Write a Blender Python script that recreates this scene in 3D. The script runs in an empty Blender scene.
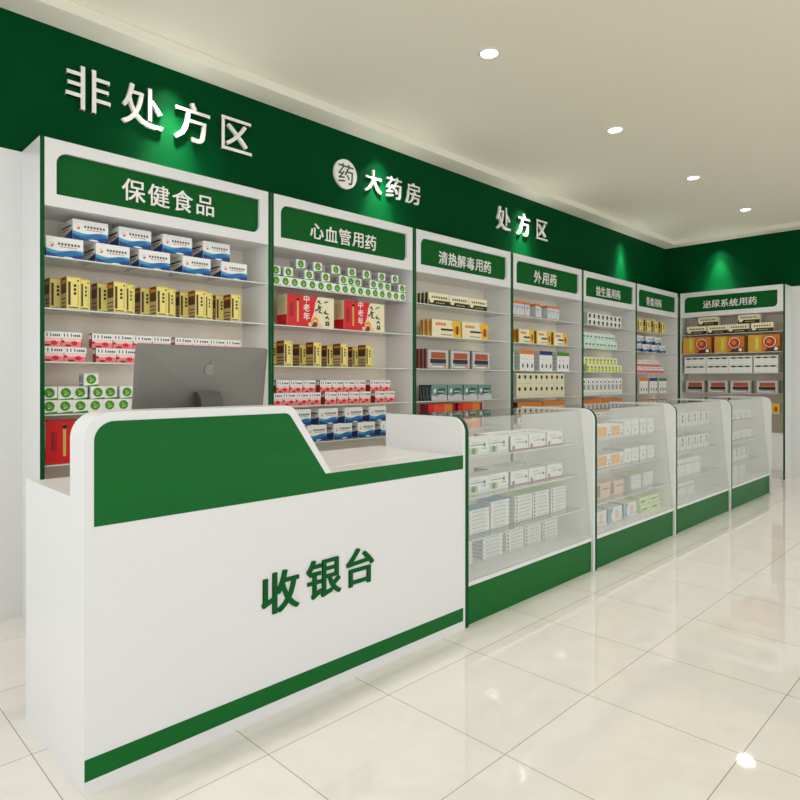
import bpy, bmesh, math, random
from mathutils import Vector, Matrix
R = math.radians
S = bpy.context.scene
C = S.collection
random.seed(4)

# ------------------------------------------------------------------ camera
cd = bpy.data.cameras.new('camera')
cam = bpy.data.objects.new('camera', cd)
C.objects.link(cam)
cam.location = (0, 0, 1.2)
cam.rotation_euler = (R(90), 0, R(-45))
cd.sensor_width = 36
cd.lens = 625.4 / 800 * 36
cd.shift_y = (380.1 - 400) / 800
cd.clip_start = 0.02
S.camera = cam

# ------------------------------------------------------------------ light
S.view_settings.view_transform = 'Standard'
S.view_settings.look = 'None'
S.view_settings.exposure = 0.09
S.view_settings.gamma = 1.0
S.cycles.transparent_max_bounces = 32
S.cycles.max_bounces = 10
S.cycles.diffuse_bounces = 6

w = bpy.data.worlds.new('daylight')
S.world = w
w.use_nodes = True
w.node_tree.nodes['Background'].inputs[0].default_value = (0.91, 0.955, 1.0, 1)
w.node_tree.nodes['Background'].inputs[1].default_value = 1.55


def add_light(name, kind, loc, energy, rot=(0, 0, 0), color=(1, .965, .90), parent=None, **kw):
    ld = bpy.data.lights.new(name, kind)
    ld.energy = energy
    ld.color = color
    for k, v in kw.items():
        setattr(ld, k, v)
    o = bpy.data.objects.new(name, ld)
    C.objects.link(o)
    o.location = loc
    o.rotation_euler = rot
    if parent:
        o.parent = parent
    return o


# second row of ceiling lamps over the aisle, outside the frame
for lx in (2.965, 4.555, 6.155, 7.72):
    add_light('aisle_lamp', 'SPOT', (lx, -.2, 3.1), 22, color=(1, .965, .90), spot_size=R(140), spot_blend=1, shadow_soft_size=.09)
# unseen fill lamps, added in line with the downlights to brighten the desk
for lx in (-.2, 1.385):
    add_light('desk_fill_light', 'SPOT', (lx, 2.225, 3.1), 34, color=(1, .965, .90), spot_size=R(140), spot_blend=1, shadow_soft_size=.09)

# spot lamps that graze the green band above the cabinets
for wx in (1.67, 3.37, 5.35, 7.56):
    for watts, cone in ((125, 44), (18, 88)):    # hot centre and wider spill of each lamp
        add_light('wall_wash_lamp', 'SPOT', (wx, 3.475, 3.045), watts, rot=(R(10), 0, 0),
                  color=(.97, 1, .96), spot_size=R(cone), spot_blend=1, shadow_soft_size=.03)
for watts, cone in ((125, 44), (18, 88)):
    add_light('wall_wash_lamp', 'SPOT', (8.79, 2.885, 3.045), watts, rot=(0, R(-10), 0),
              color=(.97, 1, .96), spot_size=R(cone), spot_blend=1, shadow_soft_size=.03)


# ------------------------------------------------------------------ materials
def lin(c):
    return tuple(((v / 255) / 12.92 if v / 255 <= .04045 else ((v / 255 + .055) / 1.055) ** 2.4) for v in c) + (1,)


MATS = {}


def mat(name, rgb, rough=.5, metal=0, spec=.5, noise=0, scale=20, coat=0):
    if name in MATS:
        return MATS[name]
    m = bpy.data.materials.new(name)
    m.use_nodes = True
    nt = m.node_tree
    b = nt.nodes['Principled BSDF']
    b.inputs['Base Color'].default_value = lin(rgb)
    b.inputs['Roughness'].default_value = rough
    b.inputs['Metallic'].default_value = metal
    b.inputs['Specular IOR Level'].default_value = spec
    b.inputs['Coat Weight'].default_value = coat
    if noise:
        tc = nt.nodes.new('ShaderNodeTexCoord')
        mp = nt.nodes.new('ShaderNodeMapping')
        mp.inputs['Scale'].default_value = (1, 1, 8)
        nz = nt.nodes.new('ShaderNodeTexNoise')
        nz.inputs['Scale'].default_value = scale
        nz.inputs['Detail'].default_value = 5
        rp = nt.nodes.new('ShaderNodeMapRange')
        rp.inputs['To Min'].default_value = 1 - noise
        rp.inputs['To Max'].default_value = 1 + noise
        mx = nt.nodes.new('ShaderNodeVectorMath')
        mx.operation = 'SCALE'
        mx.inputs[0].default_value = lin(rgb)[:3]
        nt.links.new(tc.outputs['Object'], mp.inputs[0])
        nt.links.new(mp.outputs[0], nz.inputs['Vector'])
        nt.links.new(nz.outputs['Fac'], rp.inputs['Value'])
        nt.links.new(rp.outputs[0], mx.inputs['Scale'])
        nt.links.new(mx.outputs[0], b.inputs['Base Color'])
    MATS[name] = m
    return m


WHITE = mat('white_laminate', (226, 225, 224), .28, noise=.012, scale=4)
GREEN = mat('green_laminate', (7, 98, 35), .38, spec=.18, noise=.13, scale=2.2)
EDGE = mat('green_edge_band', (8, 78, 35), .5, spec=.12)
SIGNG = mat('green_sign_board', (6, 88, 32), .5, spec=.12, noise=.04, scale=3)
WALLG = mat('green_wall_paint', (0, 66, 29), .55, spec=.04, noise=.03, scale=1.5)
WALLW = mat('white_wall_paint', (225, 225, 223), .55, noise=.01, scale=2)
CEIL = mat('ceiling_paint', (232, 227, 210), .8, noise=.01, scale=2)
BACKW = mat('warm_white_back_board', (236, 226, 211), .4)
GEDGE = mat('polished_glass_edge', (206, 216, 208), .25)
LETW = mat('white_letter_acrylic', (240, 236, 230), .35)
INK = mat('black_ink', (26, 26, 24), .5)
CHROME = mat('brushed_steel', (190, 190, 190), .25, metal=1)
ALU = mat('grey_aluminium', (124, 120, 113), .42, metal=.55)
ALUD = mat('dark_grey_aluminium', (84, 84, 82), .4, metal=.6)
LOGO = mat('pale_grey_logo', (140, 137, 130), .35)
SCREEN = mat('black_screen_glass', (12, 12, 14), .08)


def glass(name, tint, refl=.04, veil=0.0):
    m = bpy.data.materials.new(name)
    m.use_nodes = True
    nt = m.node_tree
    for n in list(nt.nodes):
        nt.nodes.remove(n)
    out = nt.nodes.new('ShaderNodeOutputMaterial')
    tr = nt.nodes.new('ShaderNodeBsdfTransparent')
    tr.inputs[0].default_value = tint
    gl = nt.nodes.new('ShaderNodeBsdfGlossy')
    gl.inputs['Roughness'].default_value = .03
    # Schlick reflectance, the same from both sides of the thin pane
    lw = nt.nodes.new('ShaderNodeLayerWeight')
    lw.inputs[0].default_value = .5
    pw = nt.nodes.new('ShaderNodeMath')
    pw.operation = 'POWER'
    pw.inputs[1].default_value = 5
    fr = nt.nodes.new('ShaderNodeMath')
    fr.operation = 'MULTIPLY_ADD'
    fr.inputs[1].default_value = 1 - refl
    fr.inputs[2].default_value = refl
    nt.links.new(lw.outputs['Facing'], pw.inputs[0])
    nt.links.new(pw.outputs[0], fr.inputs[0])
    mx = nt.nodes.new('ShaderNodeMixShader')
    nt.links.new(fr.outputs[0], mx.inputs[0])
    nt.links.new(tr.outputs[0], mx.inputs[1])
    nt.links.new(gl.outputs[0], mx.inputs[2])
    last = mx
    if veil:  # pale diffuse share mixed in, standing for whitish reflections on the pane
        df = nt.nodes.new('ShaderNodeBsdfDiffuse')
        df.inputs[0].default_value = (.9, .92, .9, 1)
        m2 = nt.nodes.new('ShaderNodeMixShader')
        m2.inputs[0].default_value = veil
        nt.links.new(mx.outputs[0], m2.inputs[1])
        nt.links.new(df.outputs[0], m2.inputs[2])
        last = m2
    nt.links.new(last.outputs[0], out.inputs[0])
    MATS[name] = m
    return m


GLASS = glass('clear_shelf_glass', (.985, .995, .988, 1), veil=.015)
CASEG = glass('case_front_glass', (.995, 1, .995, 1), veil=.12)
TOPG = glass('case_clear_glass', (.99, .997, .992, 1), veil=.012)

m = bpy.data.materials.new('lamp_lens')
m.use_nodes = True
b = m.node_tree.nodes['Principled BSDF']
b.inputs['Emission Color'].default_value = (1, .98, .94, 1)
b.inputs['Emission Strength'].default_value = 14
LENS = m

# polished cream floor tiles with thin joints
TILE, GX, GY = .5365, 1.119, 1.716
m = bpy.data.materials.new('cream_marble_tiles')
m.use_nodes = True
nt = m.node_tree
b = nt.nodes['Principled BSDF']
tc = nt.nodes.new('ShaderNodeTexCoord')
mp = nt.nodes.new('ShaderNodeMapping')
mp.inputs['Location'].default_value = (-GX + TILE * 20, -GY + TILE * 20, 0)
br = nt.nodes.new('ShaderNodeTexBrick')
br.offset = 0
br.squash = 1
br.inputs['Scale'].default_value = 1
br.inputs['Brick Width'].default_value = TILE
br.inputs['Row Height'].default_value = TILE
br.inputs['Mortar Size'].default_value = .0013
br.inputs['Mortar Smooth'].default_value = .1
br.inputs['Color1'].default_value = (1, 1, 1, 1)
br.inputs['Color2'].default_value = (.96, .96, .96, 1)
br.inputs['Mortar'].default_value = (.3, .27, .22, 1)
nz = nt.nodes.new('ShaderNodeTexNoise')
nz.inputs['Scale'].default_value = 5
nz.inputs['Detail'].default_value = 8
nz.inputs['Roughness'].default_value = .62
nz.inputs['Distortion'].default_value = 1.2
cr = nt.nodes.new('ShaderNodeValToRGB')
cr.color_ramp.elements[0].position = .3
cr.color_ramp.elements[0].color = lin((236, 230, 222))
cr.color_ramp.elements[1].position = .68
cr.color_ramp.elements[1].color = lin((243, 238, 231))
mu = nt.nodes.new('ShaderNodeMix')
mu.data_type = 'RGBA'
mu.blend_type = 'MULTIPLY'
mu.inputs[0].default_value = 1
nt.links.new(tc.outputs['Object'], mp.inputs[0])
nt.links.new(mp.outputs[0], br.inputs['Vector'])
nt.links.new(tc.outputs['Object'], nz.inputs['Vector'])
nt.links.new(nz.outputs['Fac'], cr.inputs[0])
nt.links.new(cr.outputs[0], mu.inputs[6])
nt.links.new(br.outputs['Color'], mu.inputs[7])
nt.links.new(mu.outputs[2], b.inputs['Base Color'])
b.inputs['Roughness'].default_value = .035
b.inputs['Specular IOR Level'].default_value = .5
FLOOR = m


# ------------------------------------------------------------------ mesh helpers
class MB:
    """collects faces of several materials and links them as one mesh object"""

    def __init__(self):
        self.v, self.f, self.mi, self.ms = [], [], [], []

    def _m(self, m):
        if m not in self.ms:
            self.ms.append(m)
        return self.ms.index(m)

    def poly(self, pts, m):
        n = len(self.v)
        self.v += [tuple(p) for p in pts]
        self.f.append(tuple(range(n, n + len(pts))))
        self.mi.append(self._m(m))

    def box(self, x0, x1, y0, y1, z0, z1, m, faces=None):
        """faces: dict of overriding materials for L R F B T D"""
        faces = faces or {}
        n = len(self.v)
        self.v += [(x0, y0, z0), (x1, y0, z0), (x1, y1, z0), (x0, y1, z0),
                   (x0, y0, z1), (x1, y0, z1), (x1, y1, z1), (x0, y1, z1)]
        for k, q in (('D', (3, 2, 1, 0)), ('T', (4, 5, 6, 7)), ('F', (0, 1, 5, 4)),
                     ('R', (1, 2, 6, 5)), ('B', (2, 3, 7, 6)), ('L', (3, 0, 4, 7))):
            self.f.append(tuple(n + i for i in q))
            self.mi.append(self._m(faces.get(k, m)))
        return self

    def mesh(self, src, m, mtx=None):
        """append tris/polys of (verts, faces)"""
        n = len(self.v)
        vs, fs = src
        self.v += [tuple((mtx @ Vector(p)) if mtx else p) for p in vs]
        self.f += [tuple(n + i for i in f) for f in fs]
        self.mi += [self._m(m)] * len(fs)

    def data(self, name):
        me = bpy.data.meshes.new(name)
        me.from_pydata(self.v, [], self.f)
        for m in self.ms:
            me.materials.append(m)
        me.polygons.foreach_set('material_index', self.mi)
        me.update()
        return me

    def build(self, name, parent=None, loc=(0, 0, 0), bevel=0, smooth=False):
        me = self.data(name)
        o = bpy.data.objects.new(name, me)
        C.objects.link(o)
        o.location = loc
        if parent:
            o.parent = parent
        if bevel:
            bv = o.modifiers.new('bevel', 'BEVEL')
            bv.width = bevel
            bv.segments = 2
            bv.limit_method = 'ANGLE'
            bv.angle_limit = R(40)
        if smooth:
            for p in me.polygons:
                p.use_smooth = True
        return o


def tag(o, label=None, cat=None, group=None, kind=None):
    if label:
        o['label'] = label
    if cat:
        o['category'] = cat
    if group:
        o['group'] = group
    if kind:
        o['kind'] = kind
    return o


def empty(name, loc, label, cat, group=None):
    o = bpy.data.objects.new(name, None)
    C.objects.link(o)
    o.location = loc
    o.empty_display_size = .1
    return tag(o, label, cat, group)


def eval_curve(cu):
    o = bpy.data.objects.new('tmp', cu)
    C.objects.link(o)
    bpy.context.view_layer.update()
    dg = bpy.context.evaluated_depsgraph_get()
    me = bpy.data.meshes.new_from_object(o.evaluated_get(dg))
    vs = [tuple(v.co) for v in me.vertices]
    fs = [tuple(p.vertices) for p in me.polygons]
    bpy.data.objects.remove(o)
    bpy.data.meshes.remove(me)
    return vs, fs


_gl = {}


def glyph(ch, bold=0.0, depth=0.0, res=3):
    """outline of a character, centred, about 1 unit high; xy plane"""
    k = (ch, bold, depth)
    if k not in _gl:
        cu = bpy.data.curves.new('t', 'FONT')
        cu.body = ch
        cu.size = 1
        cu.offset = bold
        cu.extrude = depth
        cu.resolution_u = res
        vs, fs = eval_curve(cu)
        xs = [v[0] for v in vs]
        ys = [v[1] for v in vs]
        cx, cy = (min(xs) + max(xs)) / 2, (min(ys) + max(ys)) / 2
        h = .92 if ord(ch) > 255 else .7
        _gl[k] = ([((x - cx) / h, (y - cy) / h, z) for x, y, z in vs], fs)
    return _gl[k]


def bold_glyph(mb, ch, m, mtx, depth, b):
    """heavier strokes: the same outline laid down a few times, slightly shifted"""
    for k, (dx, dy) in enumerate(((0, 0), (b, b * .6), (-b, b * .6), (b, -b * .6), (-b, -b * .6))):
        mb.mesh(glyph(ch, 0, depth), m, mtx @ T(dx, dy, -.0008 * k))
        if not b:
            break


def shape(outer, holes=(), depth=.01):
    """flat outline with holes, extruded along z from 0 to depth"""
    cu = bpy.data.curves.new('s', 'CURVE')
    cu.dimensions = '2D'
    cu.fill_mode = 'BOTH'
    cu.extrude = depth / 2
    for pts in (outer,) + tuple(holes):
        sp = cu.splines.new('POLY')
        sp.points.add(len(pts) - 1)
        for p, q in zip(sp.points, pts):
            p.co = (q[0], q[1], 0, 1)
        sp.use_cyclic_u = True
    vs, fs = eval_curve(cu)
    return [(x, y, z + depth / 2) for x, y, z in vs], fs


def rounded(pts, radii, n=8):
    """polygon with rounded corners"""
    out = []
    k = len(pts)
    for i in range(k):
        p = Vector(pts[i]).to_2d()
        r = radii[i]
        if r <= 0:
            out.append(tuple(p))
            continue
        a = (Vector(pts[i - 1]).to_2d() - p).normalized()
        c = (Vector(pts[(i + 1) % k]).to_2d() - p).normalized()
        ang = a.angle(c)
        t = r / math.tan(ang / 2)
        cen = p + (a + c).normalized() * (r / math.sin(ang / 2))
        s0, s1 = p + a * t - cen, p + c * t - cen
        a0 = math.atan2(s0.y, s0.x)
        d = math.atan2(s1.y, s1.x) - a0
        while d > math.pi:
            d -= 2 * math.pi
        while d < -math.pi:
            d += 2 * math.pi
        for j in range(n + 1):
            q = a0 + d * j / n
            out.append((cen.x + r * math.cos(q), cen.y + r * math.sin(q)))
    return out


# local xy (extruded +z) -> world XZ, extruded towards -Y (front faces -Y)
UP = Matrix(((1, 0, 0, 0), (0, 0, -1, 0), (0, 1, 0, 0), (0, 0, 0, 1)))
# local xy -> world YZ with thickness along X
SIDE = Matrix(((0, 0, 1, 0), (1, 0, 0, 0), (0, 1, 0, 0), (0, 0, 0, 1)))


def T(x, y, z):
    return Matrix.Translation((x, y, z))


def cyl(mb, x, y, z0, z1, r, m, n=24, r1=None):
    r1 = r if r1 is None else r1
    a = [(x + r * math.cos(2 * math.pi * i / n), y + r * math.sin(2 * math.pi * i / n), z0) for i in range(n)]
    c = [(x + r1 * math.cos(2 * math.pi * i / n), y + r1 * math.sin(2 * math.pi * i / n), z1) for i in range(n)]
    mb.poly(a[::-1], m)
    mb.poly(c, m)
    for i in range(n):
        j = (i + 1) % n
        mb.poly([a[i], a[j], c[j], c[i]], m)


# ------------------------------------------------------------------ the room
YW, XB = 3.615, 8.93           # wall planes
ZC, ZL, ZT = 3.12, 3.058, 2.362  # ceiling, ledge, green band bottom
X0, Y0 = -2.3, -4.0

mb = MB()
mb.box(X0, XB + .1, Y0, YW + .1, -.1, 0, FLOOR)
tag(mb.build('floor'), kind='structure')
mb = MB()
mb.box(X0, XB + .1, Y0, YW + .1, ZC, ZC + .1, CEIL)
tag(mb.build('ceiling'), kind='structure')
mb = MB()
mb.box(X0, XB + .1, YW, YW + .1, 0, ZT, WALLW)
mb.box(X0, XB + .1, YW, YW + .1, ZT, ZC, WALLG)
tag(mb.build('wall_left'), kind='structure')
mb = MB()
mb.box(XB, XB + .1, Y0, YW, 0, ZT, WALLW)
mb.box(XB, XB + .1, Y0, YW, ZT, ZC, WALLG)
tag(mb.build('wall_back'), kind='structure')
# plaster ledge running round the ceiling
mb = MB()
mb.box(X0, XB, 3.415, YW, ZL, ZC, CEIL)
tag(mb.build('trim_1', bevel=.004), kind='structure')
mb = MB()
mb.box(XB - .2, XB, Y0, 3.415, ZL, ZC, CEIL)
tag(mb.build('trim_2', bevel=.004), kind='structure')


# ------------------------------------------------------------------ counter
def round_side(x, name, parent, edge, y0, y1, zt, r=.075, th=.018, z0=0):
    """upright side panel whose upper front corner is rounded; edge = material of its front rim"""
    pts = rounded([(y0, z0), (y1, z0), (y1, zt), (y0, zt)], [0, 0, 0, r], 10)
    n = len(pts)
    mb = MB()
    mb.poly([(x, p[0], p[1]) for p in pts][::-1], WHITE)
    mb.poly([(x + th, p[0], p[1]) for p in pts], WHITE)
    for i in range(n):
        p, q = pts[i], pts[(i + 1) % n]
        front = (p[0] < y0 + r * 1.01 and q[0] < y0 + r * 1.01) or (p[1] > zt - .001 and q[1] > zt - .001)
        mb.poly([(x, p[0], p[1]), (x + th, p[0], p[1]), (x + th, q[0], q[1]), (x, q[0], q[1])],
                edge if front else WHITE)
    return mb.build(name, parent)


YF = 1.913
t = empty('checkout_counter', (1.49, 2.2, 0), 'long white cashier counter with green panel and green characters, nearest the camera', 'counter')


def child(mb, name, parent, **kw):
    o = mb.build(name, parent, **kw)
    o.matrix_parent_inverse = parent.matrix_basis.inverted() if parent.parent is None else (parent.parent.matrix_basis @ Matrix()).inverted()
    return o


def kid(mb, name, thing, part=None, **kw):
    """geometry given in world coordinates; thing is an unrotated Empty"""
    off = Vector(thing.location)
    mb.v = [tuple(Vector(p) - off) for p in mb.v]
    return mb.build(name, part or thing, **kw)


def kid_side(x, name, thing, *a, **kw):
    o = round_side(x, name, thing, *a, **kw)
    off = Vector(thing.location)
    for v in o.data.vertices:
        v.co -= off
    return o


prof = rounded([(.629, 0), (.629, 1.106), (1.353, 1.106), (1.535, .84), (2.342, .84), (2.342, 0)],
               [0, .08, .05, 0, 0, 0], 10)
mb = MB()
mb.mesh(shape(prof, (), .121), WHITE, T(0, 2.034, 0) @ UP)
kid(mb, 'front_panel', t, bevel=.002)
gp = rounded([(.656, .773), (.656, 1.079), (1.335, 1.079), (1.506, .8385), (2.341, .8385), (2.341, .773)],
             [0, .058, .035, 0, 0, 0], 10)
mb = MB()
mb.mesh(shape(gp, (), .0015), GREEN, T(0, YF, 0) @ UP)
tag(kid(mb, 'green_panel', t), 'dark green graphic band across the upper counter front')
mb = MB()
mb.box(.630, 2.341, YF - .0015, YF, .042, .105, GREEN)
tag(kid(mb, 'green_stripe', t), 'narrow green stripe near the floor')
mb = MB()
mb.box(.629, .647, 2.034, 2.502, 0, .85, WHITE)
kid(mb, 'side_panel', t)
mb = MB()
mb.box(.647, 2.342, 2.034, 2.502, .82, .842, WHITE)
kid(mb, 'desktop', t, bevel=.001)
mb = MB()
mb.box(.647, 2.342, 2.10, 2.118, .0, .80, WHITE)
kid(mb, 'inner_panel', t)
mb = MB()
mb.box(.66, 2.335, 2.118, 2.47, .42, .438, WHITE)
kid(mb, 'inner_shelf', t)
kid_side(2.342, 'side_panel', t, WHITE, YF, 2.45, 1.02, th=.0155)
mb = MB()
for ch, cx, cz in (('收', 1.299, .434), ('银', 1.497, .440), ('台', 1.682, .445)):
    bold_glyph(mb, ch, SIGNG, T(cx, YF - .0035, cz) @ UP @ Matrix.Diagonal((.158, .146, .14, 1)), .02, .020)
tag(kid(mb, 'lettering', t), 'raised green characters 收银台')

# all-in-one computer seen from behind
t = empty('desktop_computer', (1.185, 2.27, .842), 'silver-grey desktop computer seen from behind, standing on the white cashier counter', 'computer')
W2, H2 = .273, .405
tilt = Matrix.Rotation(R(9), 4, 'X')
pts = rounded([(-W2, 0), (W2, 0), (W2, H2), (-W2, H2)], [.012] * 4, 4)
base = T(0, .035, .09) @ tilt
mb = MB()
# rim plus gently bulged back (back faces -Y)
nx, nz_ = 16, 12
rim_f = [(p[0], .006, p[1]) for p in pts]
rim_b = [(p[0], -.002, p[1]) for p in pts]
n = len(pts)
for i in range(n):
    j = (i + 1) % n
    mb.poly([base @ Vector(rim_b[i]), base @ Vector(rim_b[j]), base @ Vector(rim_f[j]), base @ Vector(rim_f[i])], ALU)
mb.poly([base @ Vector(p) for p in rim_f][::-1], ALU)
ring0 = rim_b
levels = 6
prev = ring0
for k in range(1, levels + 1):
    s = 1 - (k / levels) ** 1.6 * .97
    dep = -.002 - .012 * math.sin(math.pi / 2 * (k / levels))
    cur = [(p[0] * s, dep, H2 / 2 + (p[2] - H2 / 2) * s) for p in ring0]
    for i in range(n):
        j = (i + 1) % n
        mb.poly([base @ Vector(prev[j]), base @ Vector(prev[i]), base @ Vector(cur[i]), base @ Vector(cur[j])][::-1], ALU)
    prev = cur
mb.poly([base @ Vector(p) for p in prev], ALU)
o = mb.build('display_housing', t, smooth=True)
mb = MB()
sp = rounded([(-W2 + .008, .008), (W2 - .008, .008), (W2 - .008, H2 - .008), (-W2 + .008, H2 - .008)], [.006] * 4, 3)
mb.mesh(shape(sp, (), .002), SCREEN, base @ T(0, .008, 0) @ UP)
tag(mb.build('screen', t), 'black glass screen facing the cashier')
# logo: apple outline with a bite and a leaf
ap = []
for i in range(48):
    a = 2 * math.pi * i / 48
    r = 1 - .16 * math.exp(-((a - math.pi / 2) / .28) ** 2) - .10 * math.exp(-((a - 1.5 * math.pi) / .25) ** 2)
    x, y = r * math.cos(a) * .95, r * math.sin(a)
    d = math.hypot(x - 1.12, y - .12)
    if d < .48:
        ux, uy = (x - 1.12) / d, (y - .12) / d
        x, y = 1.12 + ux * .48, .12 + uy * .48
    ap.append((x * .021, y * .022))
leaf = [(.001, .026), (.004, .033), (.011, .037), (.0105, .031), (.006, .027)]
mb = MB()
lm = base @ T(.01, -.0135, .315) @ UP
mb.mesh(shape(ap, (), .002), LOGO, lm)
mb.mesh(shape(leaf, (), .002), LOGO, lm)
tag(mb.build('logo', t), 'pale apple-shaped logo with a bite on the back')
mb = MB()
st = [(-.035, .300), (-.052, .27), (-.07, .15), (-.066, .008), (.14, .008), (.14, 0), (-.082, 0), (-.086, .15), (-.068, .285), (-.04, .312), (-.005, .314), (-.005, .302)]
th = .046
vs, fs = shape(st, (), th * 2)
mb.mesh((vs, fs), ALUD, T(-th, .0, 0) @ SIDE)
mb.build('stand', t)


# ------------------------------------------------------------------ wall cabinets
YC = 3.306
SH = (1.80, 1.55, 1.29, 1.035, .79)
PITCH = 1.286
CN = ['first', 'second', 'third', 'fourth', 'fifth', 'sixth']
SIGNS = ['保健食品', '心血管用药', '清热解毒用药', '外用药', '益生菌用药', '骨类用药']
SIGN_SZ = [(1.540, 2.197, .135, .115), (2.782, 2.185, .120, .106), (4.105, 2.185, .117, .104),
           (5.335, 2.192, .140, .118), (6.64, 2.18, .118, .104), (7.86, 2.18, .118, .104)]


def cabinet(x, w, depth, label, sign, scx, scz, pitch, size, group):
    """built with its front plane at local y=0 and left edge at local x=0"""
    t = empty('wall_cabinet', (x, YC, 0), label, 'cabinet', group)
    th = .02
    for sx in (0, w - th):
        mb = MB()
        mb.box(sx, sx + th, 0, depth, 0, ZT, WHITE, {'F': EDGE})
        mb.build('side_panel', t)
    mb = MB()
    mb.box(th, w - th, depth - .008, depth, .0, ZT - .02, BACKW)
    mb.build('back_panel', t)
    mb = MB()
    mb.box(th, w - th, 0.02, depth, ZT - .02, ZT, WHITE)
    mb.build('top_panel', t)
    # header with recessed sign
    a0, a1, z0, z1 = th + .052, w - th - .062, 2.097, 2.303
    hole = rounded([(a0, z0), (a1, z0), (a1, z1), (a0, z1)], [0, .05, 0, .055], 8)
    mb = MB()
    mb.mesh(shape([(th, 2.036), (w - th, 2.036), (w - th, ZT), (th, ZT)], [hole], .018), WHITE, T(0, .018, 0) @ UP)
    mb.box(th, w - th, .03, depth - .008, 2.036, 2.05, WHITE)
    h = mb.build('header', t)
    mb = MB()
    mb.box(th, w - th, .0185, .03, 2.05, ZT - .02, SIGNG)
    tag(mb.build('sign_panel', h), 'recessed dark green sign panel')
    mb = MB()
    n = len(sign)
    for i, ch in enumerate(sign):
        cx = scx - x + (i - (n - 1) / 2) * pitch
        bold_glyph(mb, ch, LETW, T(cx, .0145, scz) @ UP @ Matrix.Diagonal((size, size, size, 1)), .03, .011)
    tag(mb.build('lettering', h), 'white characters ' + sign)
    for z in SH:
        mb = MB()
        mb.box(th, w - th, .018, depth - .008, z - .007, z, GLASS, {'F': GEDGE})
        mb.build('glass_shelf', t)
    # lower cupboard
    mb = MB()
    mb.box(th, w - th, .02, depth - .008, .1, .555, WHITE)
    mb.build('lower_cupboard', t)
    mid = w / 2
    for d0, d1, hx in ((th + .002, mid - .002, mid - .05), (mid + .002, w - th - .002, mid + .04)):
        mb = MB()
        mb.box(d0, d1, .002, .0195, .108, .55, WHITE)
        d = mb.build('door', t, bevel=.0015)
        mb = MB()
        mb.box(hx, hx + .01, -.016, .002, .30, .42, CHROME)
        mb.build('handle', d)
    mb = MB()
    mb.box(th, w - th, .03, .045, 0, .1, WHITE)
    mb.build('plinth', t)
    return t


XS = [.890 + i * PITCH for i in range(7)]
for i in range(6):
    cabinet(XS[i], PITCH - .0008, YW - YC - .001,
            '%s from left of the white glass-shelved wall cabinets, under the sign %s' % (CN[i], SIGNS[i]),
            SIGNS[i], *SIGN_SZ[i], group='white wall cabinets with green signs')
XC = 8.62
t7 = cabinet(0, 1.255, XB - XC - .001, 'white glass-shelved cabinet on the far wall under the sign 泌尿系统用药',
             '泌尿系统用药', .625, 2.192, .108, .098, 'white wall cabinets with green signs')
t7.location = (XC, YC - .001, 0)
t7.rotation_euler = (0, 0, R(-90))

# ------------------------------------------------------------------ glass display cases
CX = [2.358 + i * 1.288 for i in range(5)]
CSH = (.80, .60, .39)
DECK = .212
CORD = ['nearest, beside the cashier counter', 'second from the cashier counter', 'third from the cashier counter',
        'farthest from the cashier counter']
for i in range(4):
    x0, x1 = CX[i] + .0005, CX[i + 1] - .0005
    t = empty('display_case', (x0, YF, 0), 'glass-fronted display case with green kickboard, ' + CORD[i], 'display case',
              'glass display cases in a row')
    kid_side(x0, 'side_panel', t, EDGE, YF, 2.45, 1.02, th=.026)
    kid_side(x1 - .018, 'side_panel', t, WHITE, YF, 2.45, 1.02)
    a, c = x0 + .0265, x1 - .0185
    mb = MB()
    mb.box(a, c, YF + .017, YF + .035, 0.0, .19, GREEN)
    kid(mb, 'kickboard', t)
    mb = MB()
    mb.box(a, c, YF + .012, 2.445, .19, DECK, WHITE)
    kid(mb, 'deck', t)
    # sloping front pane
    mb = MB()
    p = [(YF + .014, DECK), (YF + .020, DECK), (2.008, 1.006), (2.002, 1.006)]
    mb.mesh(shape(p, (), c - a), CASEG, T(a, 0, 0) @ SIDE)
    kid(mb, 'front_glass', t)
    mb = MB()
    mb.box(a, c, 2.002, 2.445, 1.0065, 1.0125, TOPG)
    kid(mb, 'top_glass', t)
    for z in CSH:
        yf = YF + .03 + .09 * (z - DECK) / .79
        mb = MB()
        mb.box(a, c, yf + .01, 2.40, z - .007, z, GLASS, {'F': GEDGE})
        kid(mb, 'glass_shelf', t)
    mb = MB()
    mb.box(a, (a + c) / 2 + .03, 2.425, 2.43, DECK, 1.006, TOPG)
    kid(mb, 'sliding_door', t)
    mb = MB()
    mb.box((a + c) / 2 - .03, c, 2.434, 2.439, DECK, 1.006, TOPG)
    kid(mb, 'sliding_door', t)

# ------------------------------------------------------------------ wall characters
def wall_char(ch, x, z, size, label, grp, bold=.007):
    mb = MB()
    bold_glyph(mb, ch, LETW, UP @ Matrix.Diagonal((size, size, size, 1)), .045, bold)
    o = mb.build('wall_character', None, (x, YW - .047 * size, z))
    # keep the back of the letter on the wall
    o.location.y = YW - .047 * size - .0006
    return tag(o, label, 'sign', grp)


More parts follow.
